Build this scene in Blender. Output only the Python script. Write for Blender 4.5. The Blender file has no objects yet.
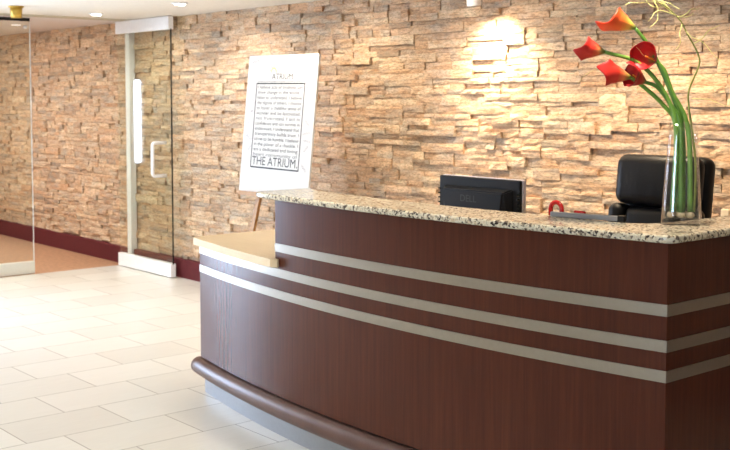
import bpy, bmesh, math, random
from mathutils import Vector, Matrix, noise
random.seed(7)
C = bpy.context.scene.collection
PI = math.pi
ORG = {}

# ------------------------------------------------------------------ helpers
def obj(name, bm, mat, parent=None, smooth=False, loc=None):
    """link a bmesh given in world coordinates as ONE mesh object"""
    o0 = Vector(loc) if loc is not None else (ORG[parent.name] if parent else Vector((0, 0, 0)))
    me = bpy.data.meshes.new(name)
    bmesh.ops.translate(bm, verts=bm.verts, vec=-o0)
    bmesh.ops.recalc_face_normals(bm, faces=bm.faces)
    bm.to_mesh(me); bm.free()
    for p in me.polygons: p.use_smooth = smooth
    if mat: me.materials.append(mat)
    o = bpy.data.objects.new(name, me); C.objects.link(o)
    if parent: o.parent = parent
    else: o.location = o0
    ORG[o.name] = o0.copy()
    return o

def thing(name, label, cat, loc, group=None):
    o = bpy.data.objects.new(name, None); C.objects.link(o)
    o.empty_display_size = .05
    o.location = loc; ORG[o.name] = Vector(loc)
    return tag(o, label, cat, group)

def tag(o, label, cat, group=None):
    o['label'] = label; o['category'] = cat
    if group: o['group'] = group
    return o

def struct(o, label=None, cat=None):
    o['kind'] = 'structure'
    if label: o['label'] = label
    if cat: o['category'] = cat
    return o

def copy_tree(o, parent=None):
    c = o.copy(); C.objects.link(c)
    if parent: c.parent = parent
    for ch in [k for k in bpy.data.objects if k.parent == o]:
        copy_tree(ch, c)
    return c

def box(bm, a, b, M=None):
    vs = [bm.verts.new((x, y, z)) for x in (a[0], b[0]) for y in (a[1], b[1]) for z in (a[2], b[2])]
    for f in ((0,1,3,2),(4,6,7,5),(0,4,5,1),(2,3,7,6),(0,2,6,4),(1,5,7,3)):
        bm.faces.new([vs[i] for i in f])
    if M is not None: bmesh.ops.transform(bm, matrix=M, verts=vs)
    return vs

def rbox(bm, c, s, r=.01, seg=3, M=None):
    t = bmesh.new()
    box(t, [-k/2 for k in s], [k/2 for k in s])
    bmesh.ops.recalc_face_normals(t, faces=t.faces)
    bmesh.ops.bevel(t, geom=t.edges[:], offset=r, segments=seg, profile=.5, affect='EDGES', clamp_overlap=True)
    X = Matrix.Translation(c)
    if M is not None: X = X @ M
    merge(bm, t, X)

def merge(bm, t, X=None):
    mp = {}
    for v in t.verts: mp[v] = bm.verts.new(X @ v.co if X is not None else v.co)
    for f in t.faces:
        try: bm.faces.new([mp[v] for v in f.verts])
        except ValueError: pass
    t.free()

def spline(pts, n=8):
    P = [Vector(p) for p in pts]; P = [2*P[0]-P[1]] + P + [2*P[-1]-P[-2]]
    out = []
    for i in range(1, len(P)-2):
        a, b, c, d = P[i-1], P[i], P[i+1], P[i+2]
        for k in range(n):
            t = k/n
            out.append(.5*((2*b)+(c-a)*t+(2*a-5*b+4*c-d)*t*t+(3*b-a-3*c+d)*t**3))
    out.append(P[-2]); return out

def tube(bm, pts, rad, seg=10, sq=None):
    n = len(pts); rings = []
    ref = Vector((0, 0, 1))
    prev = None
    for i, p in enumerate(pts):
        t = (pts[min(i+1, n-1)]-pts[max(i-1, 0)]).normalized()
        if prev is None:
            a = t.cross(ref)
            if a.length < .05: a = t.cross(Vector((1, 0, 0)))
        else: a = prev - t*prev.dot(t)
        a.normalize(); prev = a; b = t.cross(a)
        r = rad(i/(n-1)) if callable(rad) else rad
        rings.append([bm.verts.new(p + (a*math.cos(2*PI*k/seg)+b*math.sin(2*PI*k/seg))*r) for k in range(seg)])
    for i in range(n-1):
        for k in range(seg):
            bm.faces.new((rings[i][k], rings[i][(k+1)%seg], rings[i+1][(k+1)%seg], rings[i+1][k]))
    bm.faces.new(rings[0]); bm.faces.new(rings[-1])

def cyl(bm, a, b, r, r2=None, seg=20):
    r2 = r if r2 is None else r2
    tube(bm, [Vector(a), Vector(b)], lambda t: r+(r2-r)*t, seg)

def lathe(bm, prof, c, seg=32):
    rings = []
    for r, z in prof:
        rings.append([bm.verts.new((c[0]+r*math.cos(2*PI*k/seg), c[1]+r*math.sin(2*PI*k/seg), c[2]+z)) for k in range(seg)])
    for i in range(len(prof)-1):
        for k in range(seg):
            bm.faces.new((rings[i][k], rings[i][(k+1)%seg], rings[i+1][(k+1)%seg], rings[i+1][k]))
    bm.faces.new(rings[0]); bm.faces.new(rings[-1])

def prism(bm, poly, z0, z1):
    lo = [bm.verts.new((x, y, z0)) for x, y in poly]; hi = [bm.verts.new((x, y, z1)) for x, y in poly]
    n = len(poly)
    for i in range(n): bm.faces.new((lo[i], lo[(i+1)%n], hi[(i+1)%n], hi[i]))
    bm.faces.new(lo); bm.faces.new(hi)

def rounded_prism(bm, poly, z0, z1, r, seg=3):
    t = bmesh.new(); prism(t, poly, z0, z1)
    bmesh.ops.recalc_face_normals(t, faces=t.faces)
    e = [e for e in t.edges if abs(e.verts[0].co.z-e.verts[1].co.z) < 1e-6]
    bmesh.ops.bevel(t, geom=e, offset=r, segments=seg, profile=.5, affect='EDGES', clamp_overlap=True)
    merge(bm, t)

def round_corner(p0, p1, p2, r, n=6):
    p0, p1, p2 = Vector(p0), Vector(p1), Vector(p2)
    a = (p0-p1).normalized(); b = (p2-p1).normalized()
    s, e = p1+a*r, p1+b*r
    return [tuple(s*(1-t)**2 + p1*2*t*(1-t) + e*t*t) for t in [k/n for k in range(n+1)]]

# ------------------------------------------------------------------ materials
def new_mat(name):
    m = bpy.data.materials.new(name); m.use_nodes = True
    nt = m.node_tree; b = nt.nodes['Principled BSDF']
    return m, nt, b
def N(nt, t, **kw):
    n = nt.nodes.new(t)
    for k, v in kw.items():
        if k in n.inputs: n.inputs[k].default_value = v
        else: setattr(n, k, v)
    return n
def srgb(r, g, b):
    f = lambda c: ((c/255+.055)/1.055)**2.4 if c/255 > .04045 else c/255/12.92
    return (f(r), f(g), f(b), 1)
def ramp(nt, fac, stops, interp='LINEAR'):
    n = nt.nodes.new('ShaderNodeValToRGB'); cr = n.color_ramp; cr.interpolation = interp
    while len(cr.elements) < len(stops): cr.elements.new(.5)
    for e, (p, c) in zip(cr.elements, stops): e.position = p; e.color = c
    if fac is not None: nt.links.new(fac, n.inputs[0])
    return n.outputs[0]
def pos(nt, scale=(1, 1, 1)):
    g = nt.nodes.new('ShaderNodeNewGeometry')
    m = nt.nodes.new('ShaderNodeMapping'); m.inputs['Scale'].default_value = scale
    nt.links.new(g.outputs['Position'], m.inputs[0]); return m.outputs[0]
def noi(nt, vec, scale, detail=4, rough=.55):
    n = N(nt, 'ShaderNodeTexNoise'); n.inputs['Scale'].default_value = scale
    n.inputs['Detail'].default_value = detail; n.inputs['Roughness'].default_value = rough
    if vec is not None: nt.links.new(vec, n.inputs['Vector'])
    return n.outputs['Fac']
def mth(nt, op, a, b=None, c=None):
    n = nt.nodes.new('ShaderNodeMath'); n.operation = op
    for i, v in enumerate((a, b, c)):
        if v is None: continue
        if isinstance(v, (int, float)): n.inputs[i].default_value = v
        else: nt.links.new(v, n.inputs[i])
    return n.outputs[0]
def mixc(nt, f, a, b, blend='MIX'):
    n = nt.nodes.new('ShaderNodeMix'); n.data_type = 'RGBA'; n.blend_type = blend
    for s, v in ((n.inputs[0], f), (n.inputs[6], a), (n.inputs[7], b)):
        if isinstance(v, (int, float, tuple)): s.default_value = v
        else: nt.links.new(v, s)
    return n.outputs[2]
def bump(nt, b, h, strength=.3, dist=.01):
    n = nt.nodes.new('ShaderNodeBump'); n.inputs['Strength'].default_value = strength; n.inputs['Distance'].default_value = dist
    nt.links.new(h, n.inputs['Height']); nt.links.new(n.outputs[0], b.inputs['Normal'])

def plain(name, col, rough=.5, metal=0., spec=.5, grain=0., gs=60, coat=0.):
    m, nt, b = new_mat(name)
    b.inputs['Roughness'].default_value = rough; b.inputs['Metallic'].default_value = metal
    b.inputs['Specular IOR Level'].default_value = spec; b.inputs['Coat Weight'].default_value = coat
    c = Vector(col[:3])
    n = noi(nt, pos(nt), gs, 3)
    g = max(grain, .03)
    col_o = ramp(nt, n, [(.3, (*(c*(1-g)), 1)), (.7, (*(c*(1+g)), 1))])
    nt.links.new(col_o, b.inputs['Base Color'])
    if grain > .1: bump(nt, b, n, .15, .002)
    return m

def glassy(name, tint, refl=1.0, ior=1.5):
    m, nt, b = new_mat(name); nt.nodes.remove(b)
    out = nt.nodes['Material Output']
    tr = N(nt, 'ShaderNodeBsdfTransparent', Color=tint)
    gl = N(nt, 'ShaderNodeBsdfGlossy', Color=(1, 1, 1, 1), Roughness=.01)
    lw = N(nt, 'ShaderNodeLayerWeight', Blend=.5)
    f0 = ((ior-1)/(ior+1))**2
    fr = mth(nt, 'ADD', f0, mth(nt, 'MULTIPLY', mth(nt, 'POWER', lw.outputs['Facing'], 5), 1-f0))
    mx = nt.nodes.new('ShaderNodeMixShader')
    nt.links.new(mth(nt, 'MULTIPLY', fr, refl), mx.inputs[0])
    nt.links.new(tr.outputs[0], mx.inputs[1]); nt.links.new(gl.outputs[0], mx.inputs[2])
    nt.links.new(mx.outputs[0], out.inputs[0])
    return m

def emit(name, col, s):
    m, nt, b = new_mat(name)
    b.inputs['Base Color'].default_value = (*col[:3], 1)
    b.inputs['Emission Color'].default_value = (*col[:3], 1); b.inputs['Emission Strength'].default_value = s
    return m

def veneer_mat(name, dark, mid, light, rough=.3, sz=(26, 26, .9), spec=.3):
    m, nt, b = new_mat(name)
    v = pos(nt, sz)
    n1 = noi(nt, v, 2.2, 6, .65); n2 = noi(nt, pos(nt, (110, 110, 3)), 1.6, 3)
    n3 = noi(nt, pos(nt, (3.1, 3.1, .25)), 1.0, 2)
    f = mth(nt, 'ADD', mth(nt, 'MULTIPLY', n1, .5), mth(nt, 'ADD', mth(nt, 'MULTIPLY', n2, .25), mth(nt, 'MULTIPLY', n3, .25)))
    nt.links.new(ramp(nt, f, [(.3, dark), (.5, mid), (.72, light)]), b.inputs['Base Color'])
    b.inputs['Roughness'].default_value = rough; b.inputs['Specular IOR Level'].default_value = spec
    return m

def stone_mat():
    m, nt, b = new_mat('ledge_stone')
    g = nt.nodes.new('ShaderNodeNewGeometry'); r = g.outputs['Random Per Island']
    base = ramp(nt, r, [(0, srgb(224,200,170)), (.14, srgb(206,178,148)), (.27, srgb(228,202,170)), (.38, srgb(158,144,128)),
                        (.48, srgb(222,190,158)), (.6, srgb(234,212,178)), (.7, srgb(204,162,126)), (.8, srgb(226,204,172)), (.9, srgb(166,146,124)), (1, srgb(226,194,162))])
    r2 = mth(nt, 'FRACT', mth(nt, 'MULTIPLY', r, 17.31))
    off = nt.nodes.new('ShaderNodeCombineXYZ'); nt.links.new(mth(nt, 'MULTIPLY', r, 40), off.inputs[0]); nt.links.new(mth(nt, 'MULTIPLY', r2, 40), off.inputs[2])
    va = nt.nodes.new('ShaderNodeVectorMath'); va.operation = 'ADD'
    nt.links.new(pos(nt, (1, 1, 2.6)), va.inputs[0]); nt.links.new(off.outputs[0], va.inputs[1])
    n1 = noi(nt, va.outputs[0], 9, 5, .62); n2 = noi(nt, va.outputs[0], 46, 5, .65); n3 = noi(nt, va.outputs[0], 4, 3)
    c = mixc(nt, ramp(nt, n1, [(.4, (0,0,0,1)), (.7, (1,1,1,1))]), base, srgb(200,160,124))
    c2 = mixc(nt, ramp(nt, n3, [(.48, (0,0,0,1)), (.72, (.75,.75,.75,1))]), c, srgb(182,172,158))
    c3 = mixc(nt, 1.0, c2, ramp(nt, n2, [(.32, (.56,.53,.5,1)), (.55, (1.08,1.08,1.08,1))]), 'MULTIPLY')
    vm = nt.nodes.new('ShaderNodeMapping'); vm.inputs['Scale'].default_value = (1.2, 1.2, 6); nt.links.new(va.outputs[0], vm.inputs[0])
    n4 = noi(nt, vm.outputs[0], 7, 6, .7)
    c3 = mixc(nt, 1.0, c3, ramp(nt, n4, [(.36, (.6,.56,.53,1)), (.48, (1,1,1,1))]), 'MULTIPLY')
    nt.links.new(c3, b.inputs['Base Color'])
    b.inputs['Roughness'].default_value = .75; b.inputs['Specular IOR Level'].default_value = .25
    bump(nt, b, mth(nt, 'ADD', n2, mth(nt, 'MULTIPLY', n1, 1.4)), .5, .012)
    return m

def tile_mat():
    m, nt, b = new_mat('cream_floor_tile')
    g = nt.nodes.new('ShaderNodeNewGeometry'); s = nt.nodes.new('ShaderNodeSeparateXYZ'); nt.links.new(g.outputs['Position'], s.inputs[0])
    W, L = .3565, .525
    V = mth(nt, 'DIVIDE', mth(nt, 'ADD', s.outputs[0], 5.431), W)
    row = mth(nt, 'FLOOR', V); fv = mth(nt, 'SUBTRACT', V, row)
    U = mth(nt, 'DIVIDE', mth(nt, 'SUBTRACT', mth(nt, 'SUBTRACT', s.outputs[1], 2.33), mth(nt, 'MULTIPLY', row, .178)), L)
    cell = mth(nt, 'FLOOR', U); fu = mth(nt, 'SUBTRACT', U, cell)
    dv = mth(nt, 'MULTIPLY', mth(nt, 'MINIMUM', fv, mth(nt, 'SUBTRACT', 1, fv)), W)
    du = mth(nt, 'MULTIPLY', mth(nt, 'MINIMUM', fu, mth(nt, 'SUBTRACT', 1, fu)), L)
    d = mth(nt, 'MINIMUM', du, dv)
    mr = N(nt, 'ShaderNodeMapRange'); mr.inputs[1].default_value = .0014; mr.inputs[2].default_value = .0034
    nt.links.new(d, mr.inputs[0]); tile = mr.outputs[0]
    cb = nt.nodes.new('ShaderNodeCombineXYZ'); nt.links.new(row, cb.inputs[0]); nt.links.new(cell, cb.inputs[1])
    wn = nt.nodes.new('ShaderNodeTexWhiteNoise'); nt.links.new(cb.outputs[0], wn.inputs['Vector'])
    st = noi(nt, pos(nt, (60, 4, 1)), 1.5, 5, .6)
    f = mth(nt, 'ADD', mth(nt, 'MULTIPLY', wn.outputs['Value'], .45), mth(nt, 'MULTIPLY', st, .55))
    col = ramp(nt, f, [(.2, srgb(220,216,206)), (.75, srgb(233,230,221))])
    nt.links.new(mixc(nt, tile, srgb(164,158,146), col), b.inputs['Base Color'])
    b.inputs['Roughness'].default_value = .26
    bump(nt, b, mth(nt, 'ADD', tile, mth(nt, 'MULTIPLY', st, .04)), .25, .003)
    return m

def granite_mat():
    m, nt, b = new_mat('speckled_granite')
    v = pos(nt)
    vo = N(nt, 'ShaderNodeTexVoronoi'); vo.inputs['Scale'].default_value = 125; nt.links.new(v, vo.inputs['Vector'])
    s = nt.nodes.new('ShaderNodeSeparateXYZ'); nt.links.new(vo.outputs['Color'], s.inputs[0])
    n = noi(nt, v, 42, 4, .6)
    f = mth(nt, 'ADD', mth(nt, 'MULTIPLY', s.outputs[0], .62), mth(nt, 'MULTIPLY', n, .5))
    c = ramp(nt, f, [(.25, srgb(52,44,42)), (.35, srgb(112,98,86)), (.43, srgb(172,158,134)), (.55, srgb(214,204,178)), (.75, srgb(230,221,196)), (.95, srgb(206,180,140))])
    nt.links.new(c, b.inputs['Base Color']); b.inputs['Roughness'].default_value = .16
    return m

def leather_mat():
    m, nt, b = new_mat('black_leather')
    b.inputs['Base Color'].default_value = (.008, .008, .009, 1); b.inputs['Roughness'].default_value = .4; b.inputs['Specular IOR Level'].default_value = .2
    n = noi(nt, pos(nt), 160, 3); n2 = noi(nt, pos(nt, (9, 9, 2)), 2, 3)
    bump(nt, b, mth(nt, 'ADD', n, mth(nt, 'MULTIPLY', n2, 4)), .2, .004)
    return m

def petal_mat(name, base, mid, rim):
    m, nt, b = new_mat(name)
    at = nt.nodes.new('ShaderNodeAttribute'); at.attribute_name = 'along'
    n = noi(nt, pos(nt), 60, 3)
    f = mth(nt, 'ADD', at.outputs['Fac'], mth(nt, 'MULTIPLY', mth(nt, 'SUBTRACT', n, .5), .25))
    nt.links.new(ramp(nt, f, [(.05, srgb(120,140,60)), (.25, base), (.5, mid), (.95, rim)]), b.inputs['Base Color'])
    b.inputs['Roughness'].default_value = .45
    b.inputs['Subsurface Weight'].default_value = .15; b.inputs['Subsurface Radius'].default_value = (.02, .008, .005)
    return m

M = {}
M['stone'] = stone_mat(); M['tile'] = tile_mat(); M['granite'] = granite_mat(); M['leather'] = leather_mat()
M['veneer'] = veneer_mat('dark_mahogany_veneer', srgb(62,27,17), srgb(80,37,23), srgb(96,47,30), .27, spec=.22)
M['rail'] = veneer_mat('dark_wood_bumper', srgb(84,58,50), srgb(98,70,60), srgb(110,80,68), .35, (4, 4, 4))
M['maple'] = veneer_mat('pale_maple', srgb(222,196,156), srgb(232,208,170), srgb(240,218,182), .45, (3, 30, 30), .12)
M['maple_edge'] = plain('maple_edge_band', srgb(212,184,164), .45)
M['oak'] = plain('golden_oak', srgb(176,128,70), .45, grain=.15, gs=40)
M['strip'] = plain('satin_aluminium', srgb(158,151,140), .36, metal=.95)
M['kick'] = plain('brushed_kick_plate', srgb(160,162,166), .4, metal=.7)
M['chrome'] = plain('silver_metal', srgb(222,226,232), .35, metal=.35)
M['white_metal'] = plain('white_painted_metal', srgb(244,245,248), .35, spec=.5)
M['cream_rail'] = plain('pale_grey_rail', srgb(226,224,214), .4)
M['black'] = plain('black_plastic', (.010, .011, .013), .4, spec=.25)
M['black_gloss'] = plain('black_edge', (.01, .014, .014), .15)
M['grey_plastic'] = plain('grey_plastic', srgb(150,150,152), .4)
M['silver_plastic'] = plain('silver_plastic', srgb(196,190,200), .35)
M['emblem'] = plain('dark_grey_emblem', srgb(120,122,124), .25, metal=.6)
M['ceiling'] = plain('cream_ceiling', srgb(236,231,219), .85, grain=.04, gs=30)
M['ceil_white'] = plain('white_corridor_ceiling', srgb(232,226,224), .85)
M['paint'] = plain('cream_wall_paint', srgb(226,216,196), .8)
M['ceil_trim'] = plain('beige_ceiling_trim', srgb(196,188,166), .7)
M['maroon'] = plain('maroon_baseboard', srgb(92,36,40), .6, spec=.15, grain=.06, gs=20)
M['carpet'] = plain('tan_brown_carpet', srgb(170,128,96), .75, grain=.18, gs=25)
M['brass'] = plain('brass', srgb(196,160,70), .35, metal=.5)
M['glass'] = glassy('clear_green_glass', (.965, .985, .955, 1), 1.0, 1.5)
M['pane'] = glassy('window_glass', (.97, .98, .98, 1), .6, 1.45)
M['vase'] = glassy('clear_vase_glass', (.985, .99, .985, 1), .9, 1.5)
M['water'] = glassy('water', (.97, .985, .975, 1), .5, 1.33)
M['board'] = plain('white_foam_board', srgb(216,214,209), .6)
M['ink'] = plain('black_ink', srgb(38,38,40), .6)
M['soft_ink'] = plain('grey_ink', srgb(84,84,86), .6)
M['pen_ink'] = plain('pale_pen_ink', srgb(160,152,158), .6)
M['gold_ink'] = plain('yellow_print', srgb(226,204,120), .6)
M['red'] = plain('glossy_red_plastic', srgb(190,22,20), .25)
M['stem'] = plain('green_stem', srgb(112,154,56), .4, grain=.15, gs=30)
M['stem_dark'] = plain('deep_green_stem', srgb(88,130,46), .4, grain=.15, gs=30)
M['willow'] = plain('olive_willow_bark', srgb(132,136,62), .6, grain=.2, gs=60)
M['tendril'] = plain('pale_willow_leaf', srgb(214,206,130), .6, grain=.15, gs=60)
M['spadix'] = plain('yellow_spadix', srgb(226,150,40), .6, grain=.15, gs=300)
M['pebble'] = plain('beige_pebble', srgb(206,182,148), .6, grain=.15, gs=80)
M['plate'] = plain('ivory_plate', srgb(222,206,178), .4)
M['lens'] = emit('lamp_lens', (1, .95, .86), 14)
M['grooved'] = plain('dark_recess', srgb(34,20,16), .6)

# ------------------------------------------------------------------ room
ZC = 2.257; YW = 4.97; YF = -4.6; XL = -13.4; XR = 2.6; XP = -9.3; YC0 = 2.05
bm = bmesh.new(); box(bm, (XP, YF, -.1), (XR, YW, 0)); box(bm, (-9.45, YF, -.1), (XP, YC0, 0)); struct(obj('floor', bm, M['tile']), 'cream rectangular floor tiles laid in staggered rows', 'floor')
bm = bmesh.new(); box(bm, (XL, YC0, -.1), (XP, YW, 0)); struct(obj('floor_corridor', bm, M['carpet']), 'tan brown corridor floor beyond the glass panel', 'floor')
bm = bmesh.new(); box(bm, (-9.0, YF, ZC), (XR, YW, ZC+.1)); box(bm, (-9.45, YF, ZC), (-9.0, YC0, ZC+.1)); struct(obj('ceiling', bm, M['ceiling']))
bm = bmesh.new(); box(bm, (XL, YC0, ZC), (-9.2, YW, ZC+.1)); struct(obj('ceiling_corridor', bm, M['ceil_white']))
bm = bmesh.new(); box(bm, (-9.2, YC0, ZC-.004), (-9.0, YW, ZC+.1)); struct(obj('trim_1', bm, M['ceil_trim']))

# stone wall: one mesh of stacked ledge stones
def stone(bm, x0, x1, z0, z1, yf):
    nx = max(2, int((x1-x0)/.04)); nz = 2 if z1-z0 < .05 else 3
    G = []
    tilt = random.uniform(-.004, .004); tz = random.uniform(-.003, .003)
    jx0, jx1 = random.uniform(0, .0014), random.uniform(0, .0014)
    for j in range(nz+1):
        row = []
        for i in range(nx+1):
            u, w = i/nx, j/nz
            x = x0+.0006+jx0 + (x1-x0-.0012-jx0-jx1)*u; z = z0+.0007 + (z1-z0-.0014)*w
            e = i in (0, nx) or j in (0, nz)
            q = noise.noise(Vector((x*9, z*16, yf*90)))*.009 + noise.noise(Vector((x*30, z*42, yf*60)))*.005
            y = yf - q + tilt*(u-.5)*2 + tz*(w-.5)*2 + (random.uniform(.0005, .0055) if e else 0)
            if j in (0, nz): z += noise.noise(Vector((x*14, z*5, 3)))*.0035
            row.append(bm.verts.new((x, y, z)))
        G.append(row)
    for j in range(nz):
        for i in range(nx):
            bm.faces.new((G[j][i], G[j][i+1], G[j+1][i+1], G[j+1][i]))
    rim = [G[0][i] for i in range(nx+1)] + [G[j][nx] for j in range(1, nz+1)] + [G[nz][i] for i in range(nx-1, -1, -1)] + [G[j][0] for j in range(nz-1, 0, -1)]
    back = [bm.verts.new((v.co.x, YW, v.co.z)) for v in rim]
    k = len(rim)
    for i in range(k): bm.faces.new((rim[i], back[i], back[(i+1)%k], rim[(i+1)%k]))

bm = bmesh.new()
Z0 = .0
while Z0 < ZC-.005:
    h = random.choice((.072, .085, .098, .11, .125))
    if ZC-(Z0+h) < .06: h = ZC-Z0
    x = XL
    while x < .4:
        L = random.uniform(.14, .5)
        k = 1 if (h < .08 and random.random() < .5) else (2 if h < .095 or random.random() < .35 else 3)
        cuts = [0]+sorted(random.uniform(.9, 1.1)*q/k for q in range(1, k))+[1]
        if k == 2: cuts[1] = random.choice((.36, .45, .55, .66))
        for a, b_ in zip(cuts, cuts[1:]):
            za, zb = Z0+h*a, Z0+h*b_
            n = 1 if L < .2 or random.random() < .4 else 2
            sp = [0, 1] if n == 1 else [0, random.uniform(.25, .75), 1]
            for s0, s1 in zip(sp, sp[1:]):
                stone(bm, x+L*s0, x+L*s1, za, zb, YW-.018-random.choice((0, .003, .007, .011, .016, .024))-random.uniform(0, .004))
        x += L
    Z0 += h
box(bm, (XL, YW, 0), (XR, YW+.15, ZC+.1))
struct(obj('wall_back', bm, M['stone']), 'stacked ledge stone feature wall in tan, pink and grey', 'wall')
bm = bmesh.new(); rbox(bm, ((XL+XR)/2, YW-.035, .081), (XR-XL, .07, .162), .004, 2)
struct(obj('baseboard_back', bm, M['maroon']))

# side and rear walls with the windows that bring in the daylight
YC = 2.2                                             # the corridor runs along the stone wall; south of it the lobby's west wall is an outside wall
vy0, vy1, vz0, vz1 = 2.28, 2.46, .65, 1.83           # narrow window at the corridor's end
bm = bmesh.new()
box(bm, (XL-.15, YC-.12, 0), (XL, vy0, ZC)); box(bm, (XL-.15, vy1, 0), (XL, YW, ZC))
box(bm, (XL-.15, vy0, 0), (XL, vy1, vz0)); box(bm, (XL-.15, vy0, vz1), (XL, vy1, ZC))
struct(obj('wall_corridor_end', bm, M['paint']))
bm = bmesh.new(); box(bm, (XL, YC-.12, 0), (-9.41, YC, ZC)); struct(obj('wall_corridor_side', bm, M['paint']))
wy0, wy1, wz0, wz1 = 1.2, 2.14, .02, 2.2             # full height window in the lobby's west wall
XW = -9.31
bm = bmesh.new()
box(bm, (XW-.1, YF, 0), (XW, wy0, ZC)); box(bm, (XW-.1, wy1, 0), (XW, YC, ZC)); box(bm, (XW-.1, wy0, wz1), (XW, wy1, ZC))
struct(obj('wall_left', bm, M['paint']))
fx0, fx1, fz0, fz1 = -1.3, -.2, .5, 2.1
bm = bmesh.new()
box(bm, (XW-.1, YF-.15, 0), (fx0, YF, ZC)); box(bm, (fx1, YF-.15, 0), (XR, YF, ZC))
box(bm, (fx0, YF-.15, 0), (fx1, YF, fz0)); box(bm, (fx0, YF-.15, fz1), (fx1, YF, ZC))
struct(obj('wall_front', bm, M['paint']))
bm = bmesh.new(); box(bm, (XR, YF-.15, 0), (XR+.15, YW+.15, ZC)); struct(obj('wall_right', bm, M['paint']))
def window_x(name, X, y0, y1, z0, z1):
    bm = bmesh.new()
    for a, b_ in ((y0, y0+.03), (y1-.03, y1)): box(bm, (X-.08, a, z0), (X-.02, b_, z1))
    for z in (z0, z1-.03): box(bm, (X-.08, y0, z), (X-.02, y1, z+.03))
    w = struct(obj(name, bm, M['white_metal']))
    bm = bmesh.new(); box(bm, (X-.055, y0, z0), (X-.045, y1, z1)); obj('pane', bm, M['pane'], w)
window_x('window_1', XW, wy0, wy1, wz0, wz1)
window_x('window_2', XL, vy0, vy1, vz0, vz1)
bm = bmesh.new()
n = 2
for i in range(n+1):
    x = fx0+(fx1-fx0)*i/n; box(bm, (x-.03, YF-.1, fz0), (x+.03, YF-.02, fz1))
for z in (fz0, fz1-.05): box(bm, (fx0, YF-.1, z), (fx1, YF-.02, z+.05))
w = struct(obj('window_fill', bm, M['white_metal']))  # unseen window, added for frontal daylight on desk and flowers
bm = bmesh.new(); box(bm, (fx0, YF-.065, fz0), (fx1, YF-.055, fz1)); obj('pane', bm, M['pane'], w)

# ------------------------------------------------------------------ glass partition and open glass door
for i, (y0, y1) in enumerate(((2.22, 4.03),)):
    t = thing('glass_partition_panel', 'frameless glass partition panel ending beside the doorway at the far left', 'glass partition', (-9.36, (y0+y1)/2, 0))
    bm = bmesh.new(); box(bm, (-9.366, y0, .1), (-9.354, y1, ZC-.03)); obj('glass_pane', bm, M['glass'], t)
    bm = bmesh.new(); rbox(bm, (-9.36, (y0+y1)/2, .055), (.06, y1-y0, .108), .004, 2); obj('base_rail', bm, M['cream_rail'], t)
    bm = bmesh.new(); box(bm, (-9.372, y0, ZC-.032), (-9.348, y1, ZC-.004)); obj('top_channel', bm, M['black'], t)
    bm = bmesh.new(); box(bm, (-9.3665, y1, .1), (-9.3535, y1+.005, ZC-.03)); obj('glass_edge', bm, M['white_metal'], t)['label'] = 'glass edge with its bright reflection painted white'  # white strip paints in the bright reflection along the glass edge
    if i == 0:
        bm = bmesh.new(); cyl(bm, (-9.353, 3.985, ZC-.085), (-9.336, 3.985, ZC-.085), .016); obj('glass_stud', bm, M['white_metal'], t, True)

YD = 4.835
dx0, dx1 = -9.27, -8.31
bm = bmesh.new(); box(bm, (dx0+.004, YD-.006, .11), (dx1-.004, YD+.006, ZC-.11))
door = struct(obj('door_1', bm, M['glass'], loc=(dx0, YD, 0)), 'open frameless glass door standing against the stone wall', 'door')
bm = bmesh.new(); rbox(bm, ((dx0+dx1)/2, YD, .066), (dx1-dx0, .05, .118), .004, 2); obj('bottom_rail', bm, M['white_metal'], door)
bm = bmesh.new(); rbox(bm, ((dx0+dx1)/2, YD, ZC-.062), (dx1-dx0, .05, .112), .004, 2); obj('top_rail', bm, M['white_metal'], door)
bm = bmesh.new(); box(bm, (dx1-.004, YD-.0065, .11), (dx1, YD+.0065, ZC-.11)); obj('glass_edge', bm, M['black_gloss'], door)['label'] = 'dark polished glass edge'
bm = bmesh.new()
hx = -8.40
P = [(hx, YD-.006, .885), (hx, YD-.14, .885), (hx, YD-.14, 1.17), (hx, YD-.006, 1.17)]
pp = [Vector(P[0])] + [Vector(p) for p in round_corner(P[0], P[1], P[2], .03)] + [Vector(p) for p in round_corner(P[1], P[2], P[3], .03)] + [Vector(P[3])]
tube(bm, pp, .015, 12); obj('pull_handle', bm, M['white_metal'], door, True)
# jamb post standing against the wall behind the door
bm = bmesh.new(); rbox(bm, (-9.17, 4.905, ZC/2), (.075, .06, ZC-.002), .003, 2)
struct(obj('trim_2', bm, M['white_metal']), 'white metal door post seen through the open glass door', 'door post')

# ------------------------------------------------------------------ reception desk
AC = Vector((-3.32, 10.40)); AR = 7.53
def arc(x, off=0.):
    r = AR+off; return (x, AC.y - math.sqrt(r*r-(x-AC.x)**2))
def arcpts(x0, x1, off=0., n=40):
    return [arc(x0+(x1-x0)*i/n, off) for i in range(n+1)]
XD0, XD1 = -4.975, -2.045; YB = 4.2
def curved(name, x0, x1, z0, z1, o0, o1, mat, parent, n=40):
    bm = bmesh.new(); prism(bm, arcpts(x0, x1, o1, n) + arcpts(x1, x0, o0, n), z0, z1)
    return obj(name, bm, mat, parent)
desk = thing('reception_desk', 'long bowed reception desk in dark mahogany veneer with silver strips', 'reception desk', (-3.4, 3.3, 0))
ZG = 1.093; ZL = .785
def shade(o):
    for p in o.data.polygons: p.use_smooth = abs(p.normal.z) < .5 and len(p.vertices) == 4 and p.area < .2
    return o
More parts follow.
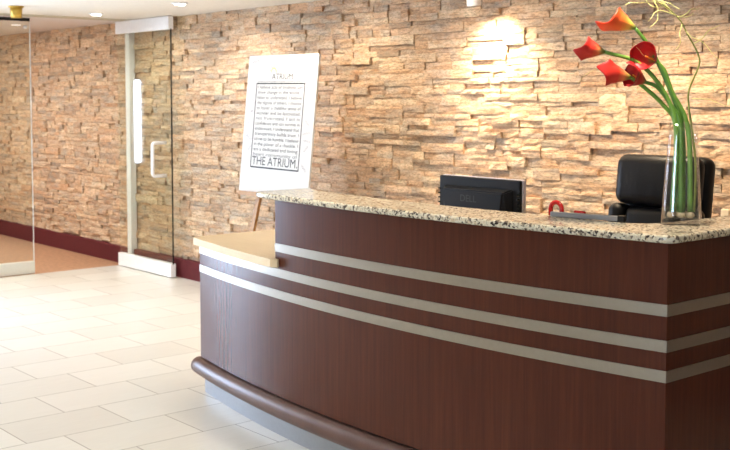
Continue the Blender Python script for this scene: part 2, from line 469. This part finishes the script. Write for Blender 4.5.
# front
curved('front_panel', XD0, XD1, .19, ZL, 0, -.03, M['veneer'], desk)
curved('raised_front_panel', -4.09, XD1, ZL, ZG, 0, -.12, M['veneer'], desk)
bm = bmesh.new(); box(bm, (XD1-.03, arc(XD1)[1]+.03, .19), (XD1, YB, ZL)); box(bm, (XD1-.14, arc(XD1)[1]+.12, ZL), (XD1, YB, ZG))
obj('side_panel', bm, M['veneer'], desk)
bm = bmesh.new(); box(bm, (XD0, arc(XD0)[1]+.03, .0), (XD0+.03, 3.75, ZL)); obj('end_panel', bm, M['veneer'], desk)
for zc in (.661, .759, .875):
    x0 = XD0 if zc < .8 else -4.09
    bm = bmesh.new()
    pts = arcpts(x0, XD1+.003, .003) + [(XD1+.003, YB)] + [(XD1-.0005, YB), (XD1-.0005, arc(XD1)[1]+.004)] + arcpts(XD1-.002, x0, -.0005)
    prism(bm, pts, zc-.019, zc+.019)
    obj('metal_strip', bm, M['strip'], desk)
# recessed plinth, kick plate, bumper rail
bm = bmesh.new(); prism(bm, arcpts(XD0+.01, XD1-.03, -.035) + [(XD1-.03, YB), (XD1-.06, YB)] + arcpts(XD1-.06, XD0+.01, -.06), .0, .26)
obj('plinth', bm, M['grooved'], desk)
bm = bmesh.new(); prism(bm, arcpts(XD0+.015, XD1-.02, -.018) + [(XD1-.02, YB), (XD1-.029, YB)] + arcpts(XD1-.03, XD0+.015, -.033), .0, .115)
obj('kick_plate', bm, M['kick'], desk)
bm = bmesh.new()
pp = [Vector((*arc(XD0-.03+(XD1-XD0+.05)*i/60, .0), .138)) for i in range(61)]
pp = [pp[0]-Vector((.012, -.004, 0))] + pp
tube(bm, pp, lambda t: .045 if t > .01 else .026, 20)
side = [Vector((XD1+.002, y, .138)) for y in (arc(XD1)[1], 3.4, YB)]
tube(bm, side, .045, 20)
obj('bumper_rail', bm, M['rail'], desk, True)
# staff side work surface and pedestals
bm = bmesh.new(); prism(bm, arcpts(-4.05, XD1-.035, -.125) + [(XD1-.145, 3.12), (XD1-.145, 3.76), (-4.05, 3.76)], .71, .742); obj('work_surface', bm, M['maple'], desk)
bm = bmesh.new(); box(bm, (-4.085, 3.05, 0), (-4.05, 3.76, ZL)); obj('inner_support', bm, M['veneer'], desk)

low = [arc(-5.0, .03)]
poly = round_corner((-5.0, 3.76), arc(-5.0, .035), arc(-4.9, .035), .02, 4) + arcpts(-4.94, -4.08, .035, 16) + [arc(-4.055, .012), arc(-4.055, .002), arc(-4.092, .002), (-4.092, 3.76), (-5.0, 3.76)]
bm = bmesh.new(); rounded_prism(bm, poly, ZL, .824, .003, 2)
lc = tag(obj('low_countertop', bm, M['maple'], loc=(-4.6, 3.3, ZL)), 'pale maple countertop on the low left end of the desk', 'countertop')

poly = (round_corner((-4.25, 3.2), arc(-4.25, .03), arc(-4.05, .03), .05) + arcpts(-4.13, -2.04, .03, 40)
        + [(-2.015, 2.965), (-2.012, 3.0), (-2.012, YB+.02), (-2.25, YB+.02), (-2.25, 3.5)] + round_corner((-2.25, 3.5), (-2.26, 3.15), (-2.6, 3.15), .16, 8)
        + [(x, arc(x, -.25)[1]) for x in [-2.6-(4.12-2.6)*i/20 for i in range(21)]] + round_corner((-4.12, arc(-4.12, -.25)[1]), (-4.25, 3.235), (-4.25, 3.1), .06))
bm = bmesh.new(); rounded_prism(bm, poly, ZG, 1.119, .009, 3)
gc = tag(obj('granite_countertop', bm, M['granite'], loc=(-3.2, 3.0, ZG)), 'speckled cream granite counter slab on top of the raised desk', 'countertop')
for p in gc.data.polygons: p.use_smooth = p.area < .004 and abs(p.normal.z) < .98

# ------------------------------------------------------------------ text helper
def text_bm(s, size=1.0):
    cu = bpy.data.curves.new('lettering', 'FONT'); cu.body = s; cu.size = size
    o = bpy.data.objects.new('lettering', cu); C.objects.link(o)
    bpy.context.view_layer.update()
    me = bpy.data.meshes.new_from_object(o.evaluated_get(bpy.context.evaluated_depsgraph_get()))
    bpy.data.objects.remove(o); bpy.data.curves.remove(cu)
    t = bmesh.new(); t.from_mesh(me); bpy.data.meshes.remove(me); return t
def put_text(bm, s, x0, x1, zb, h, X, hscale=None):
    """fit text into width x0..x1 with its baseline at zb and capital height h, on the plane of X"""
    t = text_bm(s)
    xs = [v.co.x for v in t.verts]; a, b = min(xs), max(xs)
    sx = (x1-x0)/(b-a); sy = h/.69
    for v in t.verts: v.co = Vector((x0+(v.co.x-a)*sx, 0, zb+v.co.y*sy))
    merge(bm, t, X)
def flat_line(bm, pts, w, X):
    for p, q in zip(pts, pts[1:]):
        p, q = Vector(p), Vector(q); d = (q-p)
        if d.length < 1e-6: continue
        n = Vector((-d.y, d.x)).normalized()*w/2
        d = d.normalized()*w*.3
        vs = [bm.verts.new(X @ Vector((k.x, 0, k.y))) for k in (p-d+n, q+d+n, q+d-n, p-d-n)]
        bm.faces.new(vs)

# ------------------------------------------------------------------ sign board and easel
BW, BH = .815, .965
bz = .893; tilt = math.radians(5.5)
BO = Vector((-6.62, 4.40, bz))
X0 = Matrix.Translation(BO) @ Matrix.Rotation(-tilt, 4, 'X') @ Matrix.Rotation(math.radians(.6), 4, 'Y')
sign = thing('sign_board', 'white poster board of printed text reading THE ATRIUM, propped on an easel', 'sign', tuple(X0 @ Vector((BW/2, 0, 0))))
bm = bmesh.new(); box(bm, (0, -.006, 0), (BW, .006, BH), X0); obj('board', bm, M['board'], sign)
XF = X0 @ Matrix.Translation((0, -.0068, 0))
u0, u1, v0, v1 = .148*BW, .84*BW, BH*(1-.205), BH*(1-.815)
bm = bmesh.new(); flat_line(bm, [(u0, v0), (u1, v0), (u1, v1), (u0, v1), (u0, v0)], .0095, XF); obj('border_frame', bm, M['ink'], sign)
lines = ['I believe acts of kindness can', 'drive change in the world. I', 'listen to understand. I believe', 'the dignity of others. I choose', 'to foster a childlike sense of',
         'wonder and be fascinated,', 'not frustrated. I act in', 'confidence and can survive in', 'endeavours. I understand that', 'transparency builds trust. I', 'strive to be humble. I believe',
         'in the power of a chuckle. I', 'am a dedicated and loving', 'heart community of']
pitch = .0362
for i, q in enumerate(lines):
    bm = bmesh.new(); put_text(bm, q, u0+.022, u1-.022, v0-.037-pitch*i, .0235, XF)
    o = obj('text_line', bm, M['soft_ink' if i in (6, 13) else 'ink'], sign)
    if i in (6, 13): o['label'] = 'paler grey line of print'
bm = bmesh.new(); put_text(bm, 'THE ATRIUM.', u0+.014, u1-.014, v1+.018, .058, XF); obj('title_lettering', bm, M['ink'], sign)
bm = bmesh.new(); put_text(bm, 'ATRIUM', .365*BW, .665*BW, BH*(1-.175), .04, XF); obj('heading_lettering', bm, M['ink'], sign)
bm = bmesh.new(); flat_line(bm, [(u0+.005, BH*(1-.19)), (u1-.005, BH*(1-.19))], .003, XF); obj('heading_rule', bm, M['soft_ink'], sign)
bm = bmesh.new()
cx, cz = .385*BW, BH*(1-.125)
flat_line(bm, [(cx+.03*math.cos(a), cz+.03*math.sin(a)) for a in [PI*k/10 for k in range(11)]], .009, XF)
for a in (.3, .9, 1.57, 2.2, 2.8): flat_line(bm, [(cx+.038*math.cos(a), cz+.038*math.sin(a)), (cx+.05*math.cos(a), cz+.05*math.sin(a))], .004, XF)
obj('sun_emblem', bm, M['gold_ink'], sign)
rs = random.Random(5)
for (u, v, a, L) in [(.05,.05,.1,.1),(.3,.1,.35,.14),(.45,.12,.1,.17),(.65,.05,.15,.13),(.83,.05,0,.1),(.82,.17,-.9,.1),(.86,.24,.5,.07),(.04,.25,.9,.1),(.08,.31,-.7,.08),(.88,.36,1.2,.07),(.04,.58,-.5,.08),(.06,.5,1,.06),
                     (.88,.6,-.1,.08),(.9,.68,.8,.06),(.88,.46,-.6,.07),(.86,.56,.2,.09),(.07,.42,.4,.05),(.09,.7,.9,.06),(.88,.77,-.7,.07)]:
    o_ = Vector((u*BW, BH*(1-v))); pts = []
    for k in range(15):
        t_ = k/14*L; w_ = .009*math.sin(k*1.9+rs.random())
        pts.append((o_.x+t_*math.cos(a)-w_*math.sin(a), o_.y+t_*math.sin(a)+w_*math.cos(a)))
    bm = bmesh.new(); flat_line(bm, pts, .0028, XF); obj('signature', bm, M['pen_ink'], sign)['label'] = 'pale handwritten signature in the margin'

easel = thing('easel', 'golden wooden easel holding up the white poster board', 'easel', (-6.24, 4.6, 0))
cxe = -6.24
def bar(bm, a, b, w, d):
    a, b = Vector(a), Vector(b); z = (b-a).normalized(); y = Vector((0, 1, 0)); x = y.cross(z).normalized(); y = z.cross(x)
    X = Matrix(((x.x, y.x, z.x, a.x), (x.y, y.y, z.y, a.y), (x.z, y.z, z.z, a.z), (0, 0, 0, 1)))
    box(bm, (-w/2, -d/2, 0), (w/2, d/2, (b-a).length), X)
def legline(s, z): return Vector((cxe+s*(.05+.33*(1.75-z)/1.75), 4.33+.205*z/1.75+.03, z))
for s in (-1, 1):
    bm = bmesh.new(); bar(bm, legline(s, 0), legline(s, 1.75), .036, .022); obj('leg', bm, M['oak'], easel)
bm = bmesh.new(); bar(bm, (cxe, 4.86, 0), (cxe, 4.575, 1.7), .034, .02); obj('leg', bm, M['oak'], easel)
bm = bmesh.new(); box(bm, (cxe-.34, 4.372, .868), (cxe+.34, 4.44, .89)); box(bm, (cxe-.34, 4.364, .868), (cxe+.34, 4.372, .898)); obj('tray', bm, M['oak'], easel)
bm = bmesh.new(); box(bm, (cxe-.09, 4.545, 1.64), (cxe+.09, 4.57, 1.7)); obj('top_brace', bm, M['oak'], easel)
bm = bmesh.new(); z = .45; bar(bm, legline(-1, z)+Vector((0, .016, 0)), legline(1, z)+Vector((0, .016, 0)), .03, .016); obj('cross_bar', bm, M['oak'], easel)

# ------------------------------------------------------------------ monitor
mon = thing('computer_monitor', 'black computer monitor seen from behind over the granite counter', 'monitor', (-3.464, 3.56, .742))
mx, my = -3.458, 3.585; mw, mz0, mz1 = .5, .85, 1.197
mc = (mz0+mz1)/2
bm = bmesh.new(); rbox(bm, (mx, my, mc), (mw-.004, .022, mz1-mz0-.004), .006, 2); case = obj('rear_case', bm, M['black'], mon)
bm = bmesh.new(); rbox(bm, (mx, my+.022, mc), (mw, .022, mz1-mz0), .005, 2); obj('bezel', bm, M['silver_plastic'], mon)['label'] = 'silver front bezel edge'
bm = bmesh.new(); box(bm, (mx-mw/2+.02, my+.032, mz0+.02), (mx+mw/2-.02, my+.0345, mz1-.02)); obj('screen', bm, M['black_gloss'], mon)
bm = bmesh.new()   # raised trapezoid hump
lo = [(mx-.22, mz0+.03), (mx+.22, mz0+.03), (mx+.215, mz1-.042), (mx-.215, mz1-.042)]
hi = [(mx-.15, mz0+.05), (mx+.15, mz0+.05), (mx+.185, mz1-.058), (mx-.185, mz1-.058)]
vs = [bm.verts.new((x, my-.0105, z)) for x, z in lo] + [bm.verts.new((x, my-.05, z)) for x, z in hi]
for i in range(4): bm.faces.new((vs[i], vs[(i+1)%4], vs[4+(i+1)%4], vs[4+i]))
bm.faces.new(vs[:4]); bm.faces.new(vs[4:])
bmesh.ops.recalc_face_normals(bm, faces=bm.faces)
bmesh.ops.bevel(bm, geom=bm.edges[:], offset=.006, segments=2, affect='EDGES')
hump = obj('rear_hump', bm, M['black'], mon)
for s in (-1, 1):
    bm = bmesh.new()
    for k in range(12): box(bm, (mx+s*.246-.008, my-.0125, mz0+.05+k*.021), (mx+s*.246+.008, my-.0105, mz0+.056+k*.021))
    obj('vent_slats', bm, M['black_gloss'], case)
bm = bmesh.new()
put_text(bm, 'DELL', mx-.05-.02, mx+.05-.02, 1.088, .03, Matrix.Translation((0, my-.0512, 0))); obj('emblem', bm, M['emblem'], hump)
bm = bmesh.new(); rbox(bm, (mx, my+.005, .82), (.09, .03, .15), .006, 2); obj('stand_neck', bm, M['black'], mon)
bm = bmesh.new(); rbox(bm, (mx, my-.01, .7485), (.24, .19, .013), .004, 2); obj('stand_base', bm, M['black'], mon)

# ------------------------------------------------------------------ office chair
CH = Vector((-3.05, 4.1, 0))
chair = thing('office_chair', 'black leather executive chair behind the desk against the stone wall', 'chair', tuple(CH))
RX = lambda a: Matrix.Rotation(a, 4, 'X')
XC = Matrix.Translation(CH) @ Matrix.Rotation(math.radians(3), 4, 'Z')
def cpart(name, shapes, mat, smooth=True):
    bm = bmesh.new()
    for c, s, r, R in shapes: rbox(bm, c, s, r, 5, R)
    bmesh.ops.transform(bm, matrix=XC, verts=bm.verts)
    return obj(name, bm, mat, chair, smooth)
re = RX(math.radians(-7))
cpart('backrest', [((0, .34, .87), (.445, .1, .82), .045, re)], M['leather'])
cpart('headrest_cushion', [((0, .285, 1.165), (.44, .11, .24), .05, re)], M['leather'])
cpart('lumbar_cushion', [((0, .245, .82), (.31, .1, .44), .04, re)], M['leather'])
for s in (-1, 1): cpart('side_bolster', [((s*.195, .235, .82), (.085, .12, .46), .038, re)], M['leather'])
cpart('seat', [((0, 0, .49), (.5, .5, .11), .045, None)], M['leather'])
for s in (-1, 1):
    bm = bmesh.new()
    pts = spline([(s*.27, .2, .46), (s*.31, .16, .55), (s*.315, .1, .655), (s*.315, -.12, .655), (s*.31, -.17, .55), (s*.27, -.1, .45)], 6)
    tube(bm, pts, .02, 10); rbox(bm, (s*.315, -.01, .668), (.065, .28, .034), .014, 3)
    bmesh.ops.transform(bm, matrix=XC, verts=bm.verts); obj('armrest', bm, M['black'], chair, True)
bm = bmesh.new(); cyl(bm, CH+Vector((0, 0, .08)), CH+Vector((0, 0, .44)), .03); obj('gas_column', bm, M['black'], chair, True)
bm = bmesh.new()
for k in range(5):
    a = 2*PI*k/5+.3; tube(bm, [CH+Vector((0, 0, .11)), CH+Vector((.28*math.cos(a), .28*math.sin(a), .075))], lambda t: .03-.01*t, 8)
sb = obj('star_base', bm, M['black'], chair, True)
for k in range(5):
    a = 2*PI*k/5+.3; p = CH+Vector((.27*math.cos(a), .27*math.sin(a), .03)); d = Vector((-math.sin(a), math.cos(a), 0))*.022
    bm = bmesh.new(); cyl(bm, p-d, p+d, .03); obj('caster', bm, M['black'], sb, True)

# ------------------------------------------------------------------ things on the granite
GZ = 1.119
def granite_back(x): return arc(x, -.25)[1]
ang = math.atan2(granite_back(-2.45)-granite_back(-2.72), .27)
XB = Matrix.Translation((-2.51, granite_back(-2.51)-.022, GZ)) @ Matrix.Rotation(ang+.10, 4, 'Z')
t = thing('ruler_bar', 'long thin grey bar lying along the back edge of the granite', 'ruler', tuple(XB.translation))
bm = bmesh.new(); rbox(bm, (0, 0, .0095), (.27, .02, .018), .003, 2); bmesh.ops.transform(bm, matrix=XB, verts=bm.verts); obj('bar', bm, M['grey_plastic'], t)
bm = bmesh.new(); rbox(bm, (.144, 0, .0105), (.026, .023, .021), .003, 2); bmesh.ops.transform(bm, matrix=XB, verts=bm.verts); obj('end_cap', bm, M['black'], t)['label'] = 'dark end cap'
bm = bmesh.new()
R_ = .026
hx, hy = -2.645, granite_back(-2.645)-.004
pts = [Vector((hx-R_, hy, GZ+.001))] + [Vector((hx+R_*math.cos(a), hy, GZ+.024+R_*math.sin(a))) for a in [PI-PI*k/16 for k in range(17)]] + [Vector((hx+R_, hy, GZ+.012))]
tube(bm, pts, .0085, 12)
tag(obj('arched_hook', bm, M['red'], True and None, True, loc=(hx, hy, GZ)), 'small glossy red arch standing behind the grey bar on the granite', 'hook')
bm = bmesh.new(); rbox(bm, (-2.545, granite_back(-2.545)-.002, GZ+.013), (.05, .014, .025), .005, 3)
tag(obj('clip', bm, M['red'], None, True, loc=(-2.545, granite_back(-2.545)-.002, GZ)), 'tiny red clip half hidden behind the grey bar', 'clip')

# vase
VC = Vector((-2.19, 3.265, GZ))
vase = thing('glass_vase', 'tall tapered clear glass vase on the granite corner', 'vase', tuple(VC))
def sq_ring(r, z, n=48, p=3.4):
    out = []
    for k in range(n):
        a = 2*PI*k/n; c, s = math.cos(a), math.sin(a)
        q = (abs(c)**p+abs(s)**p)**(-1/p)
        d = Matrix.Rotation(math.radians(30), 2) @ Vector((c*q*r, s*q*r)); out.append(Vector((VC.x+d.x, VC.y+d.y, VC.z+z)))
    return out
def shell(bm, rings, cap0=True, cap1=True):
    R = [[bm.verts.new(p) for p in r] for r in rings]; n = len(R[0])
    for i in range(len(R)-1):
        for k in range(n): bm.faces.new((R[i][k], R[i][(k+1)%n], R[i+1][(k+1)%n], R[i+1][k]))
    if cap0: bm.faces.new(R[0])
    if cap1: bm.faces.new(R[-1])
VH = .35
rad = lambda z: (.067)-(.067-.046)*(z/VH)
bm = bmesh.new()
shell(bm, [sq_ring(rad(0)-.003, .0005), sq_ring(rad(.004), .004)] + [sq_ring(rad(z), z) for z in (.05, .1, .15, .2, .25, .3, VH)] + [sq_ring(rad(VH)-.004, VH)] + [sq_ring(rad(z)-.005, z) for z in (.3, .25, .2, .15, .1, .05, .02)])
obj('glass_body', bm, M['vase'], vase, True)
bm = bmesh.new(); shell(bm, [sq_ring(rad(z)-.0055, z) for z in (.021, .03, .045, .058)]); obj('water', bm, M['water'], vase, True)
# pebbles in the vase
rp = random.Random(3)
pb = None
spots = []
for k in range(9):
    for _ in range(60):
        a = rp.uniform(0, 2*PI); r = rp.uniform(0, .041); c = Vector((VC.x+r*math.cos(a), VC.y+r*math.sin(a), 0))
        if all((c-q).length > .026 for q in spots): spots.append(c); break
for k, c in enumerate(spots):
    bm = bmesh.new(); bmesh.ops.create_icosphere(bm, subdivisions=2, radius=.014)
    for v in bm.verts:
        v.co *= 1+.18*noise.noise(v.co*70+Vector((k*3, 0, 0))); v.co.z *= .75
    sc = .9+.15*rp.random()
    bmesh.ops.transform(bm, matrix=Matrix.Translation((c.x, c.y, GZ+.0335)) @ Matrix.Scale(sc, 4), verts=bm.verts)
    tag(obj('pebble', bm, M['pebble'], None, True, loc=(c.x, c.y, GZ+.022)), 'beige pebble at the bottom of the glass vase', 'pebble', 'pebbles in the vase')

# calla lilies
def calla(label, stem_pts, tip, up, L, R, mats, stem_mat, rs=.0078):
    P = [Vector(p) for p in stem_pts]; base = P[-1]
    t = thing('calla_lily', label, 'flower', tuple(P[0]))
    bm = bmesh.new(); tube(bm, spline(P, 8), lambda k: rs*(1.25-.45*k)); obj('stem', bm, stem_mat, t, True)
    L *= 1.08; R *= 1.22
    ax = (Vector(tip)-base).normalized(); up = Vector(up); up = (up-ax*up.dot(ax)).normalized(); sd = ax.cross(up)
    bm = bmesh.new(); lay = bm.verts.layers.float.new('along')
    nu, nv = 36, 18; G = []
    for j in range(nv+1):
        v = j/nv; row = []
        for i in range(nu+1):
            th = -PI+2*PI*i/nu                 # th = 0 is the pointed lip, +-pi the overlapping seam
            lip = (math.cos(th)*.5+.5)
            c9 = max(0, math.cos(th))**7
            e = max(0, (v-.68)/.32)
            r = .007+(R-.007)*math.sin(v*PI/2)**1.15 + R*.24*math.sin(e*PI/2)*(.5+.5*lip)
            h = L*v*(.68+.20*lip) - L*.08*e*e*(1-c9)
            if v > .6: h += L*.24*((v-.6)/.4)*c9
            r *= 1-.45*c9*max(0, (v-.6)/.4)**1.5
            rr = r*(1+.03*math.sin(3*th+1)*v*v)
            if abs(th) > 2.4: rr *= 1+.10*(1 if th > 0 else -1)*v*(abs(th)-2.4)/.74
            p = base + ax*h + up*(rr*math.cos(th)) + sd*(rr*math.sin(th))
            vv = bm.verts.new(p); vv[lay] = v; row.append(vv)
        G.append(row)
    for j in range(nv):
        for i in range(nu): bm.faces.new((G[j][i], G[j][i+1], G[j+1][i+1], G[j+1][i]))
    o = obj('bloom', bm, mats, t, True)
    md = o.modifiers.new('thickness', 'SOLIDIFY'); md.thickness = .0012
    bm = bmesh.new(); tube(bm, spline([base+ax*.006, base+ax*L*.3, base+ax*L*.6+up*.002], 5), lambda k: .0038*(1.05-k*.5), 10); obj('spadix', bm, M['spadix'], t, True)
    return t
pO = petal_mat('orange_red_petal', srgb(230,170,70), srgb(238,108,44), srgb(232,72,30))
pR = petal_mat('red_petal', srgb(220,130,76), srgb(212,52,36), srgb(192,24,18))
pD = petal_mat('dark_red_petal', srgb(196,80,56), srgb(192,30,30), srgb(158,14,20))
B = GZ+.042
toCam = Vector((.56, -.83, .05)); right = Vector((.644, .765, 0))
calla('orange-red calla lily, the topmost bloom, pointing left', [(-2.19, 3.27, B), (-2.202, 3.278, 1.442), (-2.235, 3.239, 1.596), (-2.276, 3.19, 1.722), (-2.309, 3.15, 1.790)], (-2.385, 3.062, 1.832), Vector((0, 0, -1))+toCam*.5, .115, .034, pO, M['stem_dark'])
calla('red calla lily reaching farthest left of the bunch', [(-2.212, 3.244, B), (-2.208, 3.252, 1.442), (-2.243, 3.220, 1.579), (-2.30, 3.155, 1.672), (-2.375, 3.070, 1.709)], (-2.44, 2.994, 1.726), Vector((0, 0, -.6))+toCam, .092, .030, pR, M['stem'])
calla('dark red calla lily opening towards the viewer in the middle of the bunch', [(-2.172, 3.29, B), (-2.186, 3.29, 1.442), (-2.226, 3.25, 1.572), (-2.243, 3.228, 1.645), (-2.262, 3.205, 1.680)], Vector((-2.262, 3.205, 1.680))-right*.055+toCam*.05+Vector((0, 0, .018)), -right+Vector((0, 0, .4)), .085, .034, pD, M['stem'])
calla('red calla lily with a cream throat, lowest at the left of the bunch', [(-2.205, 3.270, B), (-2.212, 3.262, 1.442), (-2.245, 3.227, 1.528), (-2.29, 3.172, 1.592), (-2.318, 3.14, 1.622)], (-2.405, 3.04, 1.652), Vector((0, 0, .3))+toCam, .105, .032, pR, M['stem'])
calla('dark red calla lily hanging just under the middle bloom', [(-2.182, 3.25, B), (-2.198, 3.262, 1.442), (-2.225, 3.24, 1.53), (-2.255, 3.206, 1.588), (-2.284, 3.178, 1.606)], Vector((-2.284, 3.178, 1.606))-right*.06+toCam*.03+Vector((0, 0, .03)), Vector((0, 0, 1))+toCam*.6, .09, .032, pD, M['stem_dark'])
# curly willow
wl = thing('willow_branch', 'curly willow branch with pale wispy tips, rising above the lilies', 'branch', (-2.165, 3.305, B))
bm = bmesh.new()
wp = [(-2.165, 3.300, B), (-2.163, 3.304, 1.235), (-2.166, 3.306, 1.339), (-2.18, 3.304, 1.442), (-2.187, 3.295, 1.511), (-2.188, 3.294, 1.579), (-2.167, 3.319, 1.664), (-2.172, 3.313, 1.709), (-2.193, 3.289, 1.766), (-2.211, 3.267, 1.817), (-2.238, 3.235, 1.858), (-2.266, 3.201, 1.885), (-2.278, 3.188, 1.919)]
sp = spline(wp, 8); tube(bm, sp, lambda k: .0048*(1-.72*k), 8); obj('twig', bm, M['willow'], wl, True)
rw = random.Random(11)
def tend(a, d, n, L, r=.0019):
    p = Vector(a); d = Vector(d).normalized(); pts = [p.copy()]
    for k in range(n):
        d = (d + Vector((rw.uniform(-.5, .5), rw.uniform(-.5, .5), rw.uniform(-.5, .45)))).normalized(); p = p+d*L/n; pts.append(p.copy())
    bm = bmesh.new(); tube(bm, spline(pts, 5), lambda k: r*(1.1-.6*k), 6); return obj('tendril', bm, M['tendril'], wl, True)
for k, d, L in ((100, (-.5,-.6,-.5), .16), (96, (.3,.4,.5), .14), (88, (-.64,-.76,-.1), .20), (90, (.1,.1,-1), .12), (84, (.64,.76,-.2), .13), (78, (-.4,-.5,.8), .18), (74, (.5,.6,.5), .12), (70, (-.2,-.2,-1), .1), (66, (.6,.7,-.6), .16),
                (82, (-.64,-.76,.3), .14), (94, (.4,.5,-.7), .12), (60, (.64,.76,.2), .12), (86, (-.5,-.7,.2), .15), (80, (-.3,-.3,.9), .14), (98, (-.64,-.76,-.6), .13), (75, (-.64,-.76,.6), .12), (92, (-.5,-.6,.6), .13)):
    tend(sp[min(k, len(sp)-1)], d, 6, L)
tend((-2.345, 3.10, 1.66), (-.6, -.72, -.4), 6, .16, .0012); tend((-2.25, 3.22, 1.66), (-.6, -.72, .1), 6, .12); tend((-2.18, 3.3, 1.55), (.6, .72, .2), 6, .12)

# ------------------------------------------------------------------ wall and ceiling fittings
bm = bmesh.new(); rbox(bm, (-3.03, 4.905, .972), (.05, .03, .06), .006, 2)
tag(obj('outlet_plate', bm, M['plate'], loc=(-3.03, 4.92, .972)), 'small ivory outlet plate on the stone wall right of the chair', 'outlet')
t = thing('spotlight', 'white spotlight head hanging from the ceiling close to the stone wall', 'spotlight', (-4.62, 4.72, ZC))
bm = bmesh.new(); cyl(bm, (-4.62, 4.72, ZC-.002), (-4.62, 4.72, ZC-.02), .045); obj('mount', bm, M['white_metal'], t, True)
bm = bmesh.new(); cyl(bm, (-4.62, 4.72, ZC-.02), (-4.62, 4.72, ZC-.05), .012); cyl(bm, (-4.62, 4.72, ZC-.05), (-4.615, 4.73, ZC-.16), .042); obj('lamp_head', bm, M['white_metal'], t, True)
t = thing('ceiling_fixture', 'small brass flanged fixture on the ceiling by the glass panel', 'ceiling fixture', (-8.25, 3.45, ZC))
bm = bmesh.new(); cyl(bm, (-8.25, 3.45, ZC-.001), (-8.25, 3.45, ZC-.012), .058); obj('flange', bm, M['brass'], t, True)
bm = bmesh.new(); cyl(bm, (-8.25, 3.45, ZC-.012), (-8.25, 3.45, ZC-.09), .046, .042); obj('body', bm, M['brass'], t, True)

def downlight_proto(loc, label, grp):
    t = thing('recessed_downlight', label, 'ceiling light', (loc[0], loc[1], ZC), grp)
    bm = bmesh.new(); lathe(bm, [(.045, -.001), (.062, -.001), (.064, -.005), (.05, -.009), (.045, -.006)], (loc[0], loc[1], ZC)); obj('trim_ring', bm, M['white_metal'], t, True)
    bm = bmesh.new(); cyl(bm, (loc[0], loc[1], ZC-.0015), (loc[0], loc[1], ZC-.016), .043, .036); obj('lens', bm, M['lens'], t)
    return t
DL = [(-8.53, 4.256, 'recessed ceiling downlight left of the glass door top'), (-7.2, 4.268, 'recessed ceiling downlight right of the glass door top'), (-5.87, 4.27, 'third recessed downlight along the stone wall from the door'), (-4.54, 4.27, 'fourth recessed downlight along the stone wall from the door'), (-3.21, 4.27, 'fifth recessed downlight along the stone wall, above the chair')]
proto = None
for x, y, lb in DL:
    if proto is None: proto = downlight_proto((x, y), lb, 'recessed downlights along the stone wall')
    else:
        c = copy_tree(proto); c.location = (x, y, ZC); c['label'] = lb

# ------------------------------------------------------------------ lights
def spot(loc, target, power, size, col, blend=.7, rad=.04):
    l = bpy.data.lights.new('lamp', 'SPOT'); l.energy = power; l.spot_size = math.radians(size); l.spot_blend = blend; l.color = col; l.shadow_soft_size = rad
    o = bpy.data.objects.new('lamp', l); C.objects.link(o); o.location = loc
    o.rotation_euler = (Vector(target)-Vector(loc)).to_track_quat('-Z', 'Y').to_euler(); return o
WARM = (1, .78, .52)
for x, y, lb in DL:
    k = 1.15 if x > -6 else (1.15 if x > -8 else 1.0)
    if x > -4: spot((x-.15, y, ZC-.02), (x-.15, y+.35, 0), 150, 128, WARM, 1.0)
    else: spot((x, y, ZC-.02), (x, y+.8, 0), 60*k, 135, (1, .86, .68) if x > -6.5 else (1, .92, .82))
spot((-4.612, 4.738, ZC-.175), (-4.60, 4.94, 1.70), 120, 112, (1, .8, .55), 1.0, .05)
for x in (-8.4, -6.4, -4.4):  # added fill lamps over the lobby, no fixtures modelled
    for y in (1.6, -1.2): spot((x, y, ZC-.02), (x, y, 0), 55, 150, (1, .97, .93))
for x, y in ((-2.25, 3.02), (-3.5, 3.05)): spot((x, y, ZC-.02), (x, y, 0), 55, 80, (1, .9, .76), .8)  # added lamps without fixtures, brighten the flowers and granite
for x in (-12.2, -10.9, -9.9): spot((x, 3.2, ZC-.02), (x, 4.4, 0), 150, 150, (1, .96, .93), 1.0, .1)  # added unseen corridor lamps, lift the left end of the stone wall

wd = bpy.data.worlds.new('World'); bpy.context.scene.world = wd; wd.use_nodes = True
nt = wd.node_tree; bg = nt.nodes['Background']
bg.inputs[0].default_value = (.60, .74, 1.0, 1); bg.inputs[1].default_value = 38.0
for loc, rot, sx, sy in (((XW+.01, (wy0+wy1)/2, (wz0+wz1)/2), (0, -PI/2, 0), wz1-wz0, wy1-wy0), (((fx0+fx1)/2, YF+.01, (fz0+fz1)/2), (PI/2, 0, 0), fx1-fx0, fz1-fz0)):
    l = bpy.data.lights.new('window_portal', 'AREA'); l.shape = 'RECTANGLE'; l.size = sx; l.size_y = sy; l.cycles.is_portal = True
    o = bpy.data.objects.new('window_portal', l); C.objects.link(o); o.location = loc; o.rotation_euler = rot

# ------------------------------------------------------------------ camera
cam = bpy.data.cameras.new('Camera'); co = bpy.data.objects.new('Camera', cam); C.objects.link(co)
cam.sensor_width = 36; cam.lens = 1105/730*36
pitch = math.radians(3.6)
co.location = (0, 0, 1.55); co.rotation_euler = (PI/2-pitch, 0, math.radians(49.9))
cam.shift_y = -(225-(98.5+1105*math.tan(pitch)))/730
cam.dof.use_dof = True; cam.dof.focus_distance = 4.0; cam.dof.aperture_fstop = 7.0
sc = bpy.context.scene; sc.camera = co
vs = sc.view_settings; vs.view_transform = 'Standard'; vs.look = 'None'; vs.exposure = 0.0; vs.gamma = 1; vs.use_curve_mapping = False
sc.cycles.max_bounces = 10; sc.cycles.transparent_max_bounces = 16; sc.cycles.diffuse_bounces = 5
sc.cycles.use_denoising = True; sc.cycles.sample_clamp_indirect = 6; sc.cycles.caustics_reflective = False; sc.cycles.caustics_refractive = False
